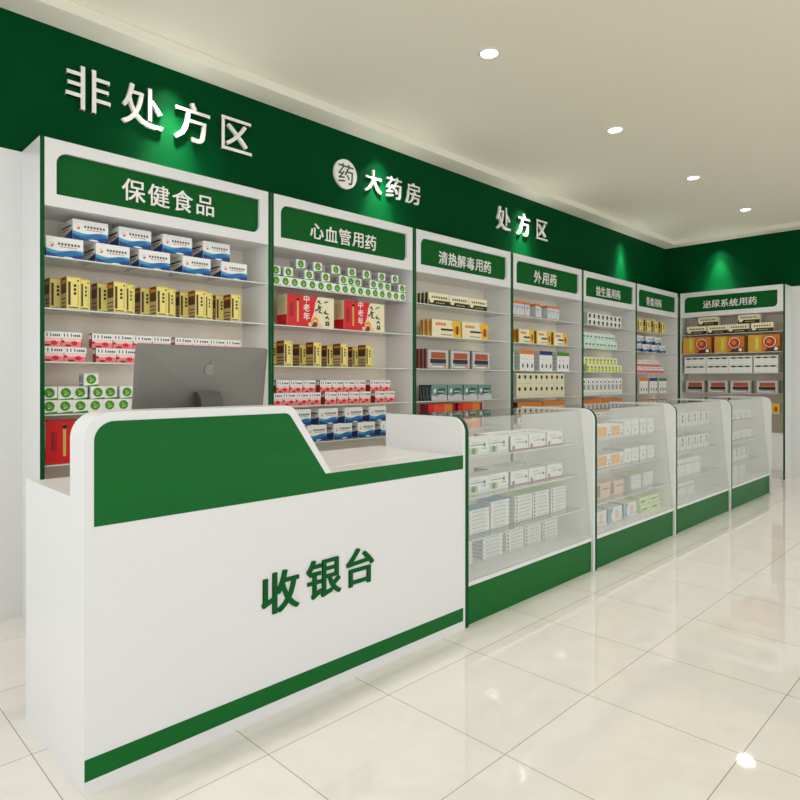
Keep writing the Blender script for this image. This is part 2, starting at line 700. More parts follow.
for ch, x, nm in (('非', 1.205, 'first'), ('处', 1.502, 'second'), ('方', 1.806, 'third'), ('区', 2.108, 'fourth')):
    wall_char(ch, x, 2.775, .232, '%s of four large white characters (%s) above the first cabinet' % (nm, ch), 'white characters on the green wall band')
for ch, x, nm in (('大', 3.31, 'first'), ('药', 3.537, 'second'), ('房', 3.758, 'third')):
    wall_char(ch, x, 2.752, .172, '%s of three small white characters (%s) right of the round badge' % (nm, ch), 'white characters on the green wall band')
for ch, x, nm in (('处', 5.03, 'first'), ('方', 5.375, 'second'), ('区', 5.71, 'third')):
    wall_char(ch, x, 2.775, .222, '%s of three white characters (%s) above the third and fourth cabinets' % (nm, ch), 'white characters on the green wall band')
mb = MB()
circ = [(.109 * math.cos(2 * math.pi * i / 48), .109 * math.sin(2 * math.pi * i / 48)) for i in range(48)]
t = empty('round_badge', (3.022, YW - .0005, 2.742), 'round white badge with a thin character 药 on the green wall', 'sign')
mb.mesh(shape(circ, (), .02), LETW, UP)
mb.build('disc', t)
mb = MB()
mb.mesh(glyph('药', 0, .01), mat('dark_green_ink', (20, 62, 36), .5), T(0, -.021, 0) @ UP @ Matrix.Diagonal((.15, .15, .15, 1)))
tag(mb.build('character', t), 'thin dark character 药')

# ------------------------------------------------------------------ recessed downlights
for k, x in enumerate((2.965, 4.555, 6.155, 7.72)):
    t = empty('ceiling_downlight', (x, 2.225, ZC), 'round recessed white downlight in the ceiling, %s' %
              ['nearest the camera', 'second from the camera', 'third from the camera', 'farthest, near the back wall'][k],
              'ceiling light', 'ceiling downlights')
    mb = MB()
    n = 32
    prof_ = [(.048, -.001), (.050, -.007), (.058, -.006), (.063, 0)]
    for i in range(n):
        j = (i + 1) % n
        for (r0, z0), (r1, z1) in zip(prof_, prof_[1:]):
            ca, sa = math.cos(2 * math.pi * i / n), math.sin(2 * math.pi * i / n)
            cb, sb = math.cos(2 * math.pi * j / n), math.sin(2 * math.pi * j / n)
            mb.poly([(r0 * ca, r0 * sa, z0), (r0 * cb, r0 * sb, z0), (r1 * cb, r1 * sb, z1), (r1 * ca, r1 * sa, z1)][::-1], WHITE)
    mb.build('trim_ring', t)
    mb = MB()
    cyl(mb, 0, 0, -.004, 0, .0485, LENS, 32)
    mb.build('lens', t)
    add_light('lamp', 'SPOT', (0, 0, -.02), 34, parent=t, spot_size=R(140), spot_blend=1, shadow_soft_size=.09)


# ------------------------------------------------------------------ cartons
def m_(name, rgb, rough=.42):
    return mat(name, rgb, rough)


CW = m_('carton_white', (236, 236, 232))
CB = m_('carton_blue', (16, 104, 172))
CBD = m_('carton_deep_blue', (20, 52, 118))
CT = m_('carton_teal', (60, 160, 190))
CR = m_('carton_red', (214, 12, 20))
CRD = m_('carton_dark_red', (140, 20, 30))
CPK = m_('carton_pink', (238, 128, 128))
CPL = m_('carton_pale_pink', (246, 205, 200))
CG = m_('carton_leaf_green', (64, 134, 26))
CGD = m_('carton_deep_green', (30, 96, 40))
CGM = m_('carton_mid_green', (120, 178, 70))
CGL = m_('carton_pale_green', (196, 220, 150))
CGO = m_('carton_gold', (206, 184, 84), .32)
CGY = m_('carton_pale_gold', (234, 218, 122), .35)
CBR = m_('carton_brown', (74, 36, 22))
CBE = m_('carton_beige', (200, 176, 132))
CCR = m_('carton_cream', (236, 226, 190))
CYE = m_('carton_yellow', (232, 184, 40))
CYG = m_('carton_lime', (214, 222, 60))
COR = m_('carton_orange', (226, 122, 34))
CNA = m_('carton_navy', (30, 34, 110))
CGR = m_('carton_grey', (150, 152, 146))
CLG = m_('carton_light_grey', (196, 198, 196))
CTE = m_('carton_slate_teal', (110, 140, 142))
CK = m_('carton_black', (34, 26, 24))
CMI = m_('carton_mint', (206, 232, 220))
CSK = m_('carton_peach', (238, 196, 150))


class Carton(MB):
    def __init__(s, w, h, d, base, **faces):
        MB.__init__(s)
        s.w, s.h, s.d = w, h, d
        s.box(0, w, 0, d, 0, h, base, faces)
        s.lv = 0

    def F(s, pts, m, face='F'):
        """print on a face, u v in 0..1"""
        s.lv += 1
        e = .0003 + .00012 * s.lv
        if face == 'F':
            s.poly([(u * s.w, -e, v * s.h) for u, v in pts], m)
        elif face == 'L':
            s.poly([(-e, (1 - u) * s.d, v * s.h) for u, v in pts], m)

    def rect(s, u0, u1, v0, v1, m, face='F'):
        s.F([(u0, v0), (u1, v0), (u1, v1), (u0, v1)], m, face)

    def disc(s, u, v, r, m, face='F', ry=None, n=18):
        W_ = s.w if face == 'F' else s.d
        rv = r * W_ / s.h if ry is None else ry
        s.F([(u + r * math.cos(2 * math.pi * i / n), v + rv * math.sin(2 * math.pi * i / n)) for i in range(n)], m, face)

    def marks(s, u0, u1, v0, v1, n, m, face='F', fill=.68):
        """a line of tiny print"""
        st = (u1 - u0) / n
        for i in range(n):
            a = u0 + i * st
            s.rect(a, a + st * fill, v0, v1, m, face)

    def text(s, txt, u, v, size, m, vertical=False, bold=.01, gap=1.05):
        s.lv += 1
        n = len(txt)
        for i, ch in enumerate(txt):
            k = (i - (n - 1) / 2) * size * gap
            x, z = u * s.w + (0 if vertical else k), v * s.h - (k if vertical else 0)
            s.mesh(glyph(ch, bold, 0, 1), m, T(x, -.0004 - .00012 * s.lv, z) @ UP @ Matrix.Diagonal((size, size, size, 1)))


def wave(f, amp, ph, top=True):
    return [(0, 0)] + [(1, 0)] + [(1 - i / 12, f + amp * math.sin(ph + 2 * math.pi * (1 - i / 12))) for i in range(13)]


def blue_box(w, h, d):
    c = Carton(w, h, d, CW)
    c.F(wave(.40, .06, 2.6), CT)
    c.F(wave(.32, .09, 3.4), CB)
    c.F(wave(.16, .08, 2.0), CBD)
    c.F([(.42, .05), (.52, .10), (.66, .10), (.74, .05), (.6, .02)], CW)
    c.disc(.14, .66, .06, CPL)
    c.F([(.10, .52), (.18, .52), (.20, .66), (.15, .60)], CR)
    c.marks(.31, .93, .63, .74, 7, m_('carton_print_grey', (70, 74, 78)), fill=.62)
    c.marks(.36, .84, .53, .57, 5, COR, fill=.8)
    c.F([(0, 0), (1, 0), (1, .48), (.5, .32), (0, .12)], CBD, 'L')
    c.rect(.15, .9, .66, .74, INK, 'L')
    c.rect(.15, .8, .52, .57, COR, 'L')
    return c


def gold_box(w, h, d):
    c = Carton(w, h, d, CGO, L=CBE)
    c.rect(.06, .94, .04, .96, CGY)
    c.rect(.10, .28, .14, .84, CBR)
    for v in (.74, .62, .50):
        c.rect(.48, .66, v - .045, v + .035, CK)
    c.rect(.74, .84, .14, .78, CGO)
    c.rect(.72, .84, .86, .91, CK)
    c.rect(.12, .8, .06, .09, CBR)
    c.rect(.02, .98, .50, .97, CBR, 'L')
    c.rect(.1, .9, .80, .90, COR, 'L')
    for v in (.08, .2, .32):
        c.rect(.1, .98, v, v + .035, CBR, 'L')
    return c


def pink_box(w, h, d):
    c = Carton(w, h, d, CPL, L=CRD)
    c.rect(0, 1, 0, .36, CPK)
    c.rect(0, 1, .60, 1, CW)
    for k, u in enumerate((.1, .26, .44)):
        c.rect(u, u + .05, .68, .90, INK)
    c.marks(.56, .94, .70, .84, 4, INK)
    c.disc(.62, .26, .16, CR, ry=.15)
    c.disc(.30, .10, .16, CRD, ry=.07)
    c.disc(.05, .36, .08, CRD, ry=.08)
    c.rect(.97, .995, .02, .58, CRD)
    c.rect(.15, .9, .6, .9, CW, 'L')
    return c


def green_box(w, h, d):
    c = Carton(w, h, d, CW, L=CLG)
    c.F([(0, 0), (1, .0), (1, .16), (0, .04)], CG)
    c.disc(.5, .54, .36, CGL)
    c.disc(.5, .54, .33, CG)
    c.disc(.44, .62, .10, CGM)
    c.disc(.58, .48, .12, CGM)
    c.disc(.46, .40, .06, CGL)
    c.marks(.1, .9, .3, .8, 3, CNA, 'L', fill=.3)
    c.rect(.1, .9, .05, .16, CG, 'L')
    return c


def tonic_box(w, h, d):
    """big red and cream gift box"""
    c = Carton(w, h, d, CR, L=CCR)
    c.F([(.60, 0), (1, 0), (1, 1), (.64, 1), (.59, .8), (.56, .5), (.52, .25)], CCR)
    c.F([(.63, .66), (.56, .5), (.51, .3), (.62, .35)], CPL)
    c.text('中老年', .40, .62, .050, LETW, True, gap=1.15)
    c.rect(.20, .235, .16, .92, CGO)
    c.disc(.22, .86, .03, INK)
    c.rect(.06, .10, .3, .75, CRD)
    c.rect(.11, .125, .3, .75, CRD)
    # brushed characters
    for (u, v, a, l) in ((.66, .86, .5, .07), (.69, .80, -.6, .06), (.66, .70, 1.4, .09), (.70, .68, .1, .08), (.63, .58, .4, .1),
                         (.69, .62, 1.5, .07), (.70, .50, -.3, .1), (.80, .54, .9, .07), (.84, .48, -.2, .09), (.83, .36, .7, .07),
                         (.87, .33, -.8, .06), (.85, .20, 0, .07), (.82, .17, 1.5, .08), (.88, .17, 1.5, .08), (.85, .12, 0, .07)):
        du, dv = math.cos(a) * l / 2, math.sin(a) * l / 2 * w / h
        nu, nv = -math.sin(a) * .017, math.cos(a) * .017 * w / h
        c.F([(u - du - nu, v - dv - nv), (u + du - nu * .3, v + dv - nv * .3), (u + du + nu * .3, v + dv + nv * .3), (u - du + nu, v - dv + nv)], INK)
    c.F([(.74, .80), (.82, .88), (.88, .90), (.84, .84), (.80, .82)], CGD)
    # fruit bowl at the foot of the picture
    for u, v, r, m in ((.47, .09, .04, CSK), (.68, .08, .05, CSK), (.58, .22, .085, CGY), (.58, .21, .065, COR), (.58, .18, .045, CSK), (.58, .10, .05, CRD)):
        c.disc(u, v, r, m)
    c.rect(.0, 1, 0, .36, CR, 'L')
    c.rect(.2, .8, .45, .92, CGL, 'L')
    c.rect(.35, .6, .4, .8, CSK, 'L')
    return c


def herb_box(w, h, d):
    """cream top, near-black foot"""
    c = Carton(w, h, d, CCR, L=CK)
    c.rect(0, 1, 0, .42, CK)
    c.marks(.14, .92, .58, .74, 7, CBR, fill=.6)
    c.disc(.14, .36, .1, CCR, ry=.18)
    c.marks(.34, .8, .18, .26, 5, CGO)
    c.rect(.75, 1, 0, 1, CCR, 'L')
    return c


def yellow_box(w, h, d):
    c = Carton(w, h, d, CCR, L=CYE)
    c.F([(.74, 0), (1, 0), (1, 1), (.70, 1), (.66, .8), (.72, .5)], CYE)
    c.disc(.86, .45, .1, COR)
    c.rect(.84, .90, .2, .7, CBR)
    c.rect(.3, .72, .38, .50, CK)
    c.marks(.12, .48, .66, .82, 4, COR, fill=.8)
    c.marks(.3, .7, .12, .17, 6, CBR)
    c.rect(.2, .7, .3, .9, COR, 'L')
    c.rect(.72, .85, 0, 1, CBR, 'L')
    return c


def grey_box(w, h, d):
    c = Carton(w, h, d, CGR, L=CRD)
    c.rect(.05, .95, .06, .94, CLG)
    c.rect(.17, .85, .52, .84, m_('carton_rust', (170, 78, 48)))
    c.rect(.15, .86, .50, .53, CBE)
    c.rect(.13, .87, .28, .50, CK)
    c.rect(.22, .85, .16, .28, CGR)
    c.rect(.24, .7, .08, .13, CW)
    c.disc(.83, .15, .05, COR)
    c.rect(.75, 1, 0, 1, CGR, 'L')
    return c


def teal_box(w, h, d):
    c = Carton(w, h, d, CTE, L=CK)
    c.F([(0, 0), (1, 0), (1, .3), (.6, .42), (.3, .25), (0, .35)], CLG)
    c.F([(.2, .55), (.5, .8), (.9, .78), (.8, .5), (.55, .4)], CGD)
    c.rect(.42, .8, .52, .6, CLG)
    c.rect(.3, .72, .4, .47, CNA)
    c.disc(.22, .62, .09, CMI)
    c.rect(.5, .8, .1, .9, CTE, 'L')
    return c


def fiery_box(w, h, d):
    c = Carton(w, h, d, COR, L=CRD)
    c.rect(0, .2, 0, 1, CR)
    c.F([(.2, 0), (.5, 0), (.6, 1), (.2, 1)], m_('carton_flame', (228, 74, 26)))
    c.rect(.9, 1, 0, 1, CRD)
    c.disc(.66, .5, .14, CYE)
    c.marks(.2, .75, .2, .34, 5, CYE)
    return c


def capped_box(cap):
    def f(w, h, d):
        c = Carton(w, h, d, CW, L=CLG)
        c.rect(0, 1, .80, 1, cap)
        c.rect(.32, .335, 0, .8, CLG)
        c.rect(.65, .665, 0, .8, CLG)
        for u in (.2, .52, .85):
            c.F([(u - .05, .14), (u + .03, .14), (u + .06, .26), (u + .0, .4), (u - .05, .28)], INK)
            c.rect(u - .06, u + .03, .55, .58, CGR)
        for v in (.2, .4, .6, .8):
            c.rect(.1, .9, v, v + .03, CGR, 'L')
        return c
    return f


def band_box(w, h, d):
    c = Carton(w, h, d, m_('carton_ice', (206, 214, 222)), L=CLG)
    c.rect(0, 1, .84, 1, COR)
    c.rect(0, 1, 0, .10, COR)
    c.rect(.46, .54, .12, .82, CLG)
    c.disc(.5, .5, .16, CBE)
    c.marks(.12, .88, .6, .66, 4, CB)
    c.rect(0, 1, .84, 1, COR, 'L')
    c.rect(0, 1, 0, .1, COR, 'L')
    return c


def dotted_box(dot, ink=CLG, body=CCR, n=3, v=.7, r=.21):
    def f(w, h, d):
        c = Carton(w, h, d, body, L=CLG)
        for i in range(n):
            u = (i + .5) / n
            c.disc(u, v, r / n, dot)
            c.rect(u - .3 / n, u + .3 / n, .18, .22, ink)
            c.rect(u - .25 / n, u + .25 / n, .38, .43, ink)
            if i:
                c.rect(i / n - .006, i / n + .006, 0, 1, CLG)
        c.rect(.1, .9, .12, .16, CGL)
        return c
    return f


def mint_box(w, h, d):
    c = Carton(w, h, d, CMI, L=CLG)
    for i in range(3):
        u = .2 + i * .3
        c.rect(u - .09, u + .09, .42, .60, CGD)
        c.rect(u - .05, u + .09, .22, .28, CGR)
    c.rect(0, 1, .9, 1, CW)
    return c


def lemon_box(w, h, d):
    c = Carton(w, h, d, CYG, L=CLG)
    c.rect(.72, 1, 0, 1, CW)
    c.rect(0, 1, .84, 1, CW)
    c.disc(.36, .64, .16, CGD)
    c.rect(.12, .6, .2, .26, CBR)
    return c


def slim_box(w, h, d):
    c = Carton(w, h, d, CLG, L=CW)
    c.rect(.06, .94, .03, .97, CW)
    c.disc(.5, .76, .15, INK)
    c.rect(.25, .75, .3, .6, CGR)
    c.rect(.25, .75, .1, .14, CGR)
    return c


def sunset_box(w, h, d):
    c = Carton(w, h, d, m_('carton_amber', (208, 128, 44)), L=CBR)
    c.F([(0, .45), (.1, .7), (.3, .55), (.5, .8), (.7, .5), (.9, .72), (1, .5), (1, .3), (0, .28)], m_('carton_umber', (120, 60, 30)))
    c.rect(0, 1, 0, .26, CCR)
    c.disc(.5, .55, .05, CYE)
    c.marks(.1, .9, .08, .18, 6, CRD)
    return c


def bowl_box(w, h, d):
    c = Carton(w, h, d, m_('carton_ochre', (206, 120, 22)), L=CRD)
    c.rect(.0, .42, 0, 1, m_('carton_honey', (214, 160, 50)))
    c.rect(.22, .34, .1, .9, CGO)
    c.rect(.25, .31, .2, .8, CYG)
    c.F([(.5, .02), (.98, .02), (.98, .3), (.6, .2)], CBR)
    c.disc(.68, .56, .225, CRD)
    c.disc(.68, .58, .20, CCR)
    c.disc(.68, .57, .17, m_('carton_broth', (176, 52, 36)))
    c.disc(.66, .60, .08, COR)
    c.disc(.88, .16, .06, CW)
    return c


def dash_box(w, h, d):
    c = Carton(w, h, d, CW, L=CLG)
    for i in range(3):
        u = .2 + .3 * i
        c.rect(u - .14, u + .14, .70, .84, CG)
        c.rect(u - .07, u + .07, .68, .86, INK)
        c.rect(u - .05, u + .05, .45, .48, CLG)
    c.rect(0, 1, .0, .04, CLG)
    return c


def flower_box(w, h, d):
    """white pack with a lime patch (display case)"""
    c = Carton(w, h, d, CW, L=CLG)
    c.rect(.0, .42, .06, .48, m_('carton_sage', (176, 200, 120)))
    c.disc(.2, .28, .1, CGD)
    c.rect(.06, .7, .62, .67, INK)
    c.rect(.1, .5, .78, .81, CGR)
    c.disc(.74, .62, .06, INK)
    c.rect(.64, .84, .38, .43, INK)
    c.rect(.5, .96, .1, .13, CGR)
    return c


def rose_box(w, h, d):
    c = Carton(w, h, d, CW, L=CRD)
    c.rect(0, 1, 0, .07, CRD)
    c.disc(.16, .2, .07, CRD)
    c.rect(.3, .8, .5, .56, CGR)
    c.disc(.86, .5, .05, INK)
    c.rect(.2, .6, .72, .76, CGR)
    return c


def orange_tile_box(w, h, d):
    c = Carton(w, h, d, CW, L=COR)
    c.rect(.04, .68, .1, .9, m_('carton_apricot', (240, 160, 60)))
    c.rect(.16, .5, .3, .7, CYE)
    c.disc(.84, .2, .05, INK)
    c.rect(.74, .94, .5, .56, CGR)
    return c


def plain_box(w, h, d):
    c = Carton(w, h, d, CW, L=CLG)
    c.rect(.08, .92, .66, .72, CLG)
    c.rect(.08, .6, .5, .54, CLG)
    c.disc(.5, .3, .1, CGR)
    return c


def kraft_box(w, h, d):
    c = Carton(w, h, d, m_('carton_kraft', (222, 196, 156)), L=m_('carton_tan', (190, 150, 110)))
    c.rect(.0, .22, .1, .9, m_('carton_mocha', (140, 84, 54)))
    c.rect(.35, .9, .55, .62, CBR)
    return c


def sky_box(w, h, d):
    c = Carton(w, h, d, CW, L=CTE)
    c.F([(.02, .02), (.3, .02), (.16, .5), (.34, .96), (.02, .96)], CT)
    c.disc(.62, .55, .14, CSK)
    c.rect(.45, .9, .2, .25, CGR)
    return c


def lime_box(w, h, d):
    c = Carton(w, h, d, m_('carton_pale_lime', (222, 232, 170)), L=CGL)
    c.rect(.1, .6, .3, .6, CG)
    c.rect(.65, .92, .45, .55, CGD)
    return c


def flat_pack(w, h, d):
    c = Carton(w, h, d, CW, L=CLG, T=CT)
    c.rect(.12, .8, .36, .56, CGR)
    c.rect(.0, 1, .0, .06, CGR)
    c.rect(.1, .9, .35, .6, CGR, 'L')
    return c


def dot_pack(w, h, d):
    c = Carton(w, h, d, CW, L=CLG, T=CGL)
    c.disc(.10, .5, .05, INK, ry=.27)
    c.rect(.25, .9, .36, .56, CGR)
    c.rect(.0, 1, .0, .06, CGR)
    c.rect(.2, .9, .35, .6, CGR, 'L')
    return c


_cache = {}


def carton(kind, fn, w, h, d, x, y, z, label, group, far=None):
    """x,y = left front bottom corner; far = stands in the cabinet on the far wall (turned)"""
    k = (kind, round(w, 4), round(h, 4), round(d, 4))
    if k not in _cache:
        _cache[k] = fn(w, h, d).data(kind)
    o = bpy.data.objects.new(kind, _cache[k])
    C.objects.link(o)
    o.location = (x, y, z)
    if far:
        o.rotation_euler = (0, 0, R(-90))
    tag(o, label, 'medicine box', group)
    return o


ORD = ['leftmost', 'second from left', 'third from left', 'fourth from left', 'fifth from left', 'sixth from left', 'seventh from left',
       'eighth from left', 'ninth from left', 'tenth from left', 'eleventh from left', 'twelfth from left', 'thirteenth from left',
       'fourteenth from left', 'fifteenth from left', 'sixteenth from left', 'seventeenth from left', 'eighteenth from left']
SHN = ['top', 'second', 'third', 'fourth', 'bottom']
E_ = .0006


def row(kind, fn, desc, xs, w, h, d, shelf, cab, level=0, rowname='', y=3.36, z=None, dz=0, ys=None, n0=0):
    """a row of cartons on shelf (0..4) of cabinet cab (0..5)"""
    z0 = SH[shelf] + level * (h + .0004) + dz if z is None else z
    rn = (rowname + ' row, ') if rowname else ''
    for i, x in enumerate(xs):
        yy = ys[i] if ys else y
        carton(kind, fn, w, h, d, x, yy, z0 + E_,
               '%s, %s, %s%s shelf of %s cabinet' % (desc, ORD[i + n0], rn, SHN[shelf], CN[cab]),
               '%ss on the %s shelf of the %s cabinet' % (kind.replace('_', ' ').replace('box', 'boxe'), SHN[shelf], CN[cab]))


def fr(a, b, n):
    return [a + (b - a) * i / (n - 1) for i in range(n)]


# ---- first cabinet
row('blue_wave_box', blue_box, 'blue-waved white box', [.931, 1.162, 1.383, 1.628, 1.868], .170, .103, .19, 0, 0, 0, 'lower')
row('blue_wave_box', blue_box, 'blue-waved white box', [1.052, 1.277, 1.512, 1.752], .170, .103, .19, 0, 0, 1, 'upper')
gx = [1.023 + .2265 * i for i in range(5)]
row('gold_box', gold_box, 'gold box set back', [x - .052 for x in gx], .067, .163, .08, 1, 0, y=3.445, rowname='rear')
row('gold_box', gold_box, 'taller-looking gold box in front', gx, .068, .166, .082, 1, 0, rowname='front')
row('slim_gold_box', gold_box, 'slim gold box', [x + .0675 for x in gx[:4]], .047, .161, .10, 1, 0, y=3.372)
row('pink_box', pink_box, 'pink box with red blots', [.9095, 1.013], .103, .0735, .045, 2, 0, 0, 'lower')
row('pink_box', pink_box, 'pink box with red blots', [1.162, 1.266], .103, .0735, .045, 2, 0, 0, 'lower', n0=2)
row('pink_box', pink_box, 'pink box with red blots', [.9089 + .0, 1.0015], .0925, .0735, .045, 2, 0, 1, 'upper')
row('pink_box', pink_box, 'pink box with red blots', [1.143 + .104 * i for i in range(4)] + [1.582 + .104 * i for i in range(4)], .103, .0735, .045, 2, 0, 1, 'upper', n0=2)
row('green_dot_box', green_box, 'white box with green disc', [.911 + .0708 * i for i in range(7)], .070, .066, .07, 3, 0, 0, 'lower')
row('green_dot_box', green_box, 'white box with green disc', [.911, .985, 1.056, 1.136, 1.207, 1.283], .070, .066, .07, 3, 0, 1, 'middle',
    ys=[3.36, 3.36, 3.375, 3.36, 3.385, 3.36])
row('green_dot_box', green_box, 'white box with green disc alone on top', [1.104], .070, .066, .07, 3, 0, 2)
carton('red_tonic_box', tonic_box, .385, .208, .11, .93, 3.36, SH[4] + E_, 'large red gift box, bottom shelf of first cabinet, partly behind the counter', 'red gift boxes')

# ---- second cabinet
row('green_dot_box', green_box, 'small white box with green disc', [2.214 + .0712 * i for i in range(17)], .0705, .063, .07, 0, 1, 0, 'lower')
x2 = [2.2, 2.295, 2.46, 2.60, 2.755, 2.84, 2.905, 3.04, 3.13, 3.20, 3.335]
row('green_dot_box', green_box, 'small white box with green disc', [x + .012 for x in x2], .0705, .063, .07, 0, 1, 1, 'middle',
    ys=[3.36, 3.36, 3.36, 3.36, 3.36, 3.38, 3.38, 3.36, 3.38, 3.38, 3.36])
row('green_dot_box', green_box, 'small white box with green disc', [2.405, 2.545, 2.70, 2.845, 2.985, 3.135, 3.27], .0705, .063, .07, 0, 1, 2, 'upper')
carton('red_tonic_box', tonic_box, .385, .208, .11, 2.332, 3.36, SH[1] + E_, 'large red and cream gift box, left one, second shelf of second cabinet', 'red gift boxes')
carton('red_tonic_box', tonic_box, .385, .208, .11, 2.808, 3.36, SH[1] + E_, 'large red and cream gift box, right one, second shelf of second cabinet', 'red gift boxes')
gx = [2.309 + .234 * i for i in range(4)]
row('gold_box', gold_box, 'gold box set back', [x - .052 for x in gx], .067, .152, .08, 2, 1, y=3.445, rowname='rear')
row('gold_box', gold_box, 'gold box', gx, .067, .165, .082, 2, 1, rowname='front')
row('pink_box', pink_box, 'pink box with red blots', [2.1985 + .0 + .102 * i for i in range(4)], .101, .081, .045, 3, 1, 0, 'lower')
row('pink_box', pink_box, 'pink box with red blots', [2.64 + .1055 * i for i in range(4)] + [3.102, 3.205], .101, .081, .045, 3, 1, 0, 'lower', n0=4)
row('pink_box', pink_box, 'pink box with red blots', [2.25 + .1045 * i for i in range(3)] + [2.598 + .104 * i for i in range(4)] + [3.052, 3.156], .101, .081, .045, 3, 1, 1, 'upper')
row('blue_wave_box', blue_box, 'blue-waved white box', [2.27, 2.492, 2.718, 2.938, 3.162], .162, .108, .16, 4, 1, 0, 'lower')
row('blue_wave_box', blue_box, 'blue-waved white box', [2.36, 2.59, 2.818, 3.05], .162, .108, .16, 4, 1, 1, 'upper')

# ---- third cabinet
def deep(kind, fn, desc, xs, w, h, dd, nd, shelf, cab, y=3.35, gap=.004, shift=0):
    for k in range(nd):
        row(kind, fn, desc, [x - shift * k for x in xs], w, h, dd, shelf, cab, y=y + k * (dd + gap),
            rowname=['front', 'second', 'third', 'rearmost'][min(k, 3)])


deep('cream_black_box', herb_box, 'cream box with black foot', [3.672, 3.927, 4.182], .250, .100, .036, 3, 0, 2, gap=.006)
deep('yellow_box', yellow_box, 'cream and yellow box', [3.711, 4.087], .36, .140, .036, 3, 1, 2, gap=.006, shift=.006)
deep('grey_picture_box', grey_box, 'grey box with rust picture', [3.655, 3.935, 4.22], .262, .160, .036, 3, 2, 2, gap=.006)
deep('slate_box', teal_box, 'slate-teal box', [3.705, 3.904, 4.108, 4.306], .19, .125, .03, 4, 3, 2, gap=.006)
row('fiery_box', fiery_box, 'red and orange box', [3.69, 4.06], .33, .215, .09, 4, 2, y=3.37)

# ---- fourth cabinet
row('orange_band_box', band_box, 'pale box with orange top', [4.80, 4.877, 4.955, 5.04, 5.225, 5.315, 5.435, 5.51, 5.585], .072, .140, .07, 0, 3,
    ys=[3.36] * 4 + [3.36, 3.40, 3.36, 3.36, 3.36])
row('yellow_box', yellow_box, 'cream and yellow box', [4.941, 5.247, 5.558], .252, .132, .1, 1, 3)
for k, (cap, nm) in enumerate(((COR, 'orange'), (CNA, 'navy'), (CG, 'green'))):
    row(nm + '_capped_box', capped_box(cap), 'white box with %s top' % nm, [[4.957, 5.29, 5.615][k]], .235, .195, .09, 2, 3)
row('white_flat_box', plain_box, 'plain white box at left', [4.79], .13, .18, .1, 2, 3, y=3.40)
for lv in (0, 1):
    row('dotted_box', dotted_box(INK), 'cream box with black dots', [4.90 + .285 * i for i in range(3)], .282, .114, .1, 3, 3, lv, ['lower', 'upper'][lv])
row('amber_box', sunset_box, 'amber box with zigzag', [4.915, 5.345], .42, .2, .1, 4, 3)

# ---- fifth cabinet
for lv in (0, 1):
    row('dotted_white_box', dotted_box(INK, body=CW, n=2, v=.5, r=.26), 'white box with dark dots', [6.24 - .1 * lv * 0 + .2 * i for i in range(4)], .197, .068, .1, 0, 4, lv,
        ['lower', 'upper'][lv])
    row('mint_box', mint_box, 'mint box with green dashes', [6.11 + .055 * (1 - lv) + .257 * i for i in range(3)], .25, .084, .1, 1, 4, lv, ['lower', 'upper'][lv])
    row('lemon_box', lemon_box, 'lemon-yellow box', [6.10 + .12 * (1 - lv) + .083 * i for i in range(10)], .081, .08, .08, 2, 4, lv, ['lower', 'upper'][lv])
row('slim_white_box', slim_box, 'slim white box', [6.12 + .094 * i for i in range(10)], .092, .19, .1, 3, 4)
row('amber_box', sunset_box, 'amber box', [6.11, 6.58], .46, .2, .1, 4, 4)

# ---- sixth cabinet
row('brown_gold_box', gold_box, 'gold box with brown side', [7.47, 7.70, 7.925, 8.15], .17, .155, .1, 0, 5)
row('blue_wave_box', blue_box, 'blue-waved white box', [7.37, 7.63, 7.885, 8.13], .19, .098, .16, 1, 5, 0, 'lower')
row('blue_wave_box', blue_box, 'blue-waved white box', [7.44, 7.72, 7.98], .19, .098, .16, 1, 5, 1, 'upper')
row('pink_box', pink_box, 'pink box with red blots', [7.375 + .15 * i for i in range(6)], .147, .078, .1, 2, 5, 0, 'lower')
row('pink_box', pink_box, 'pink box with red blots', [7.375 + .15 * i for i in range(5)], .147, .078, .1, 2, 5, 1, 'upper')
for k, (cap, nm) in enumerate(((COR, 'orange'), (CNA, 'navy'), (CG, 'green'))):
    row(nm + '_capped_box', capped_box(cap), 'white box with %s top' % nm, [[7.53, 7.82, 8.11][k]], .24, .19, .09, 3, 5)
row('amber_box', sunset_box, 'amber box', [7.45, 7.92], .42, .16, .1, 4, 5)


# ---- cabinet on the far wall (row runs from Y=3.25 down to 2.1)
def far_row(kind, fn, desc, ys, w, h, d, shelf, level=0, rowname=''):
    rn = (rowname + ' row, ') if rowname else ''
    for i, y in enumerate(ys):
        carton(kind, fn, w, h, d, 8.662, y, SH[shelf] + level * (h + .0004) + E_,
               '%s, %s, %s%s shelf of far-wall cabinet' % (desc, ORD[i], rn, SHN[shelf]),
               '%ss in the far-wall cabinet' % kind.replace('_', ' ').replace('box', 'boxe'), True)


far_row('cream_black_box', herb_box, 'cream box with black foot', [3.215, 2.955, 2.705, 2.435], .248, .113, .1, 0, 0, 'lower')
far_row('cream_black_box', herb_box, 'cream box with black foot', [3.07, 2.585], .248, .113, .1, 0, 1, 'upper')
far_row('soup_box', bowl_box, 'ochre box with red bowl picture', [3.262, 2.865, 2.465], .35, .215, .1, 1)
for lv in (0, 1):
    far_row('dashed_white_box', dash_box, 'white box with green dashes', [3.245, 2.965, 2.69, 2.405], .27, .108, .1, 2, lv, ['lower', 'upper'][lv])
far_row('grey_picture_box', grey_box, 'grey box with rust picture', [3.235, 2.95, 2.68, 2.38], .25, .16, .09, 3)
far_row('yellow_box', yellow_box, 'cream and yellow box', [3.1, 2.72, 2.41], .29, .12, .09, 4)


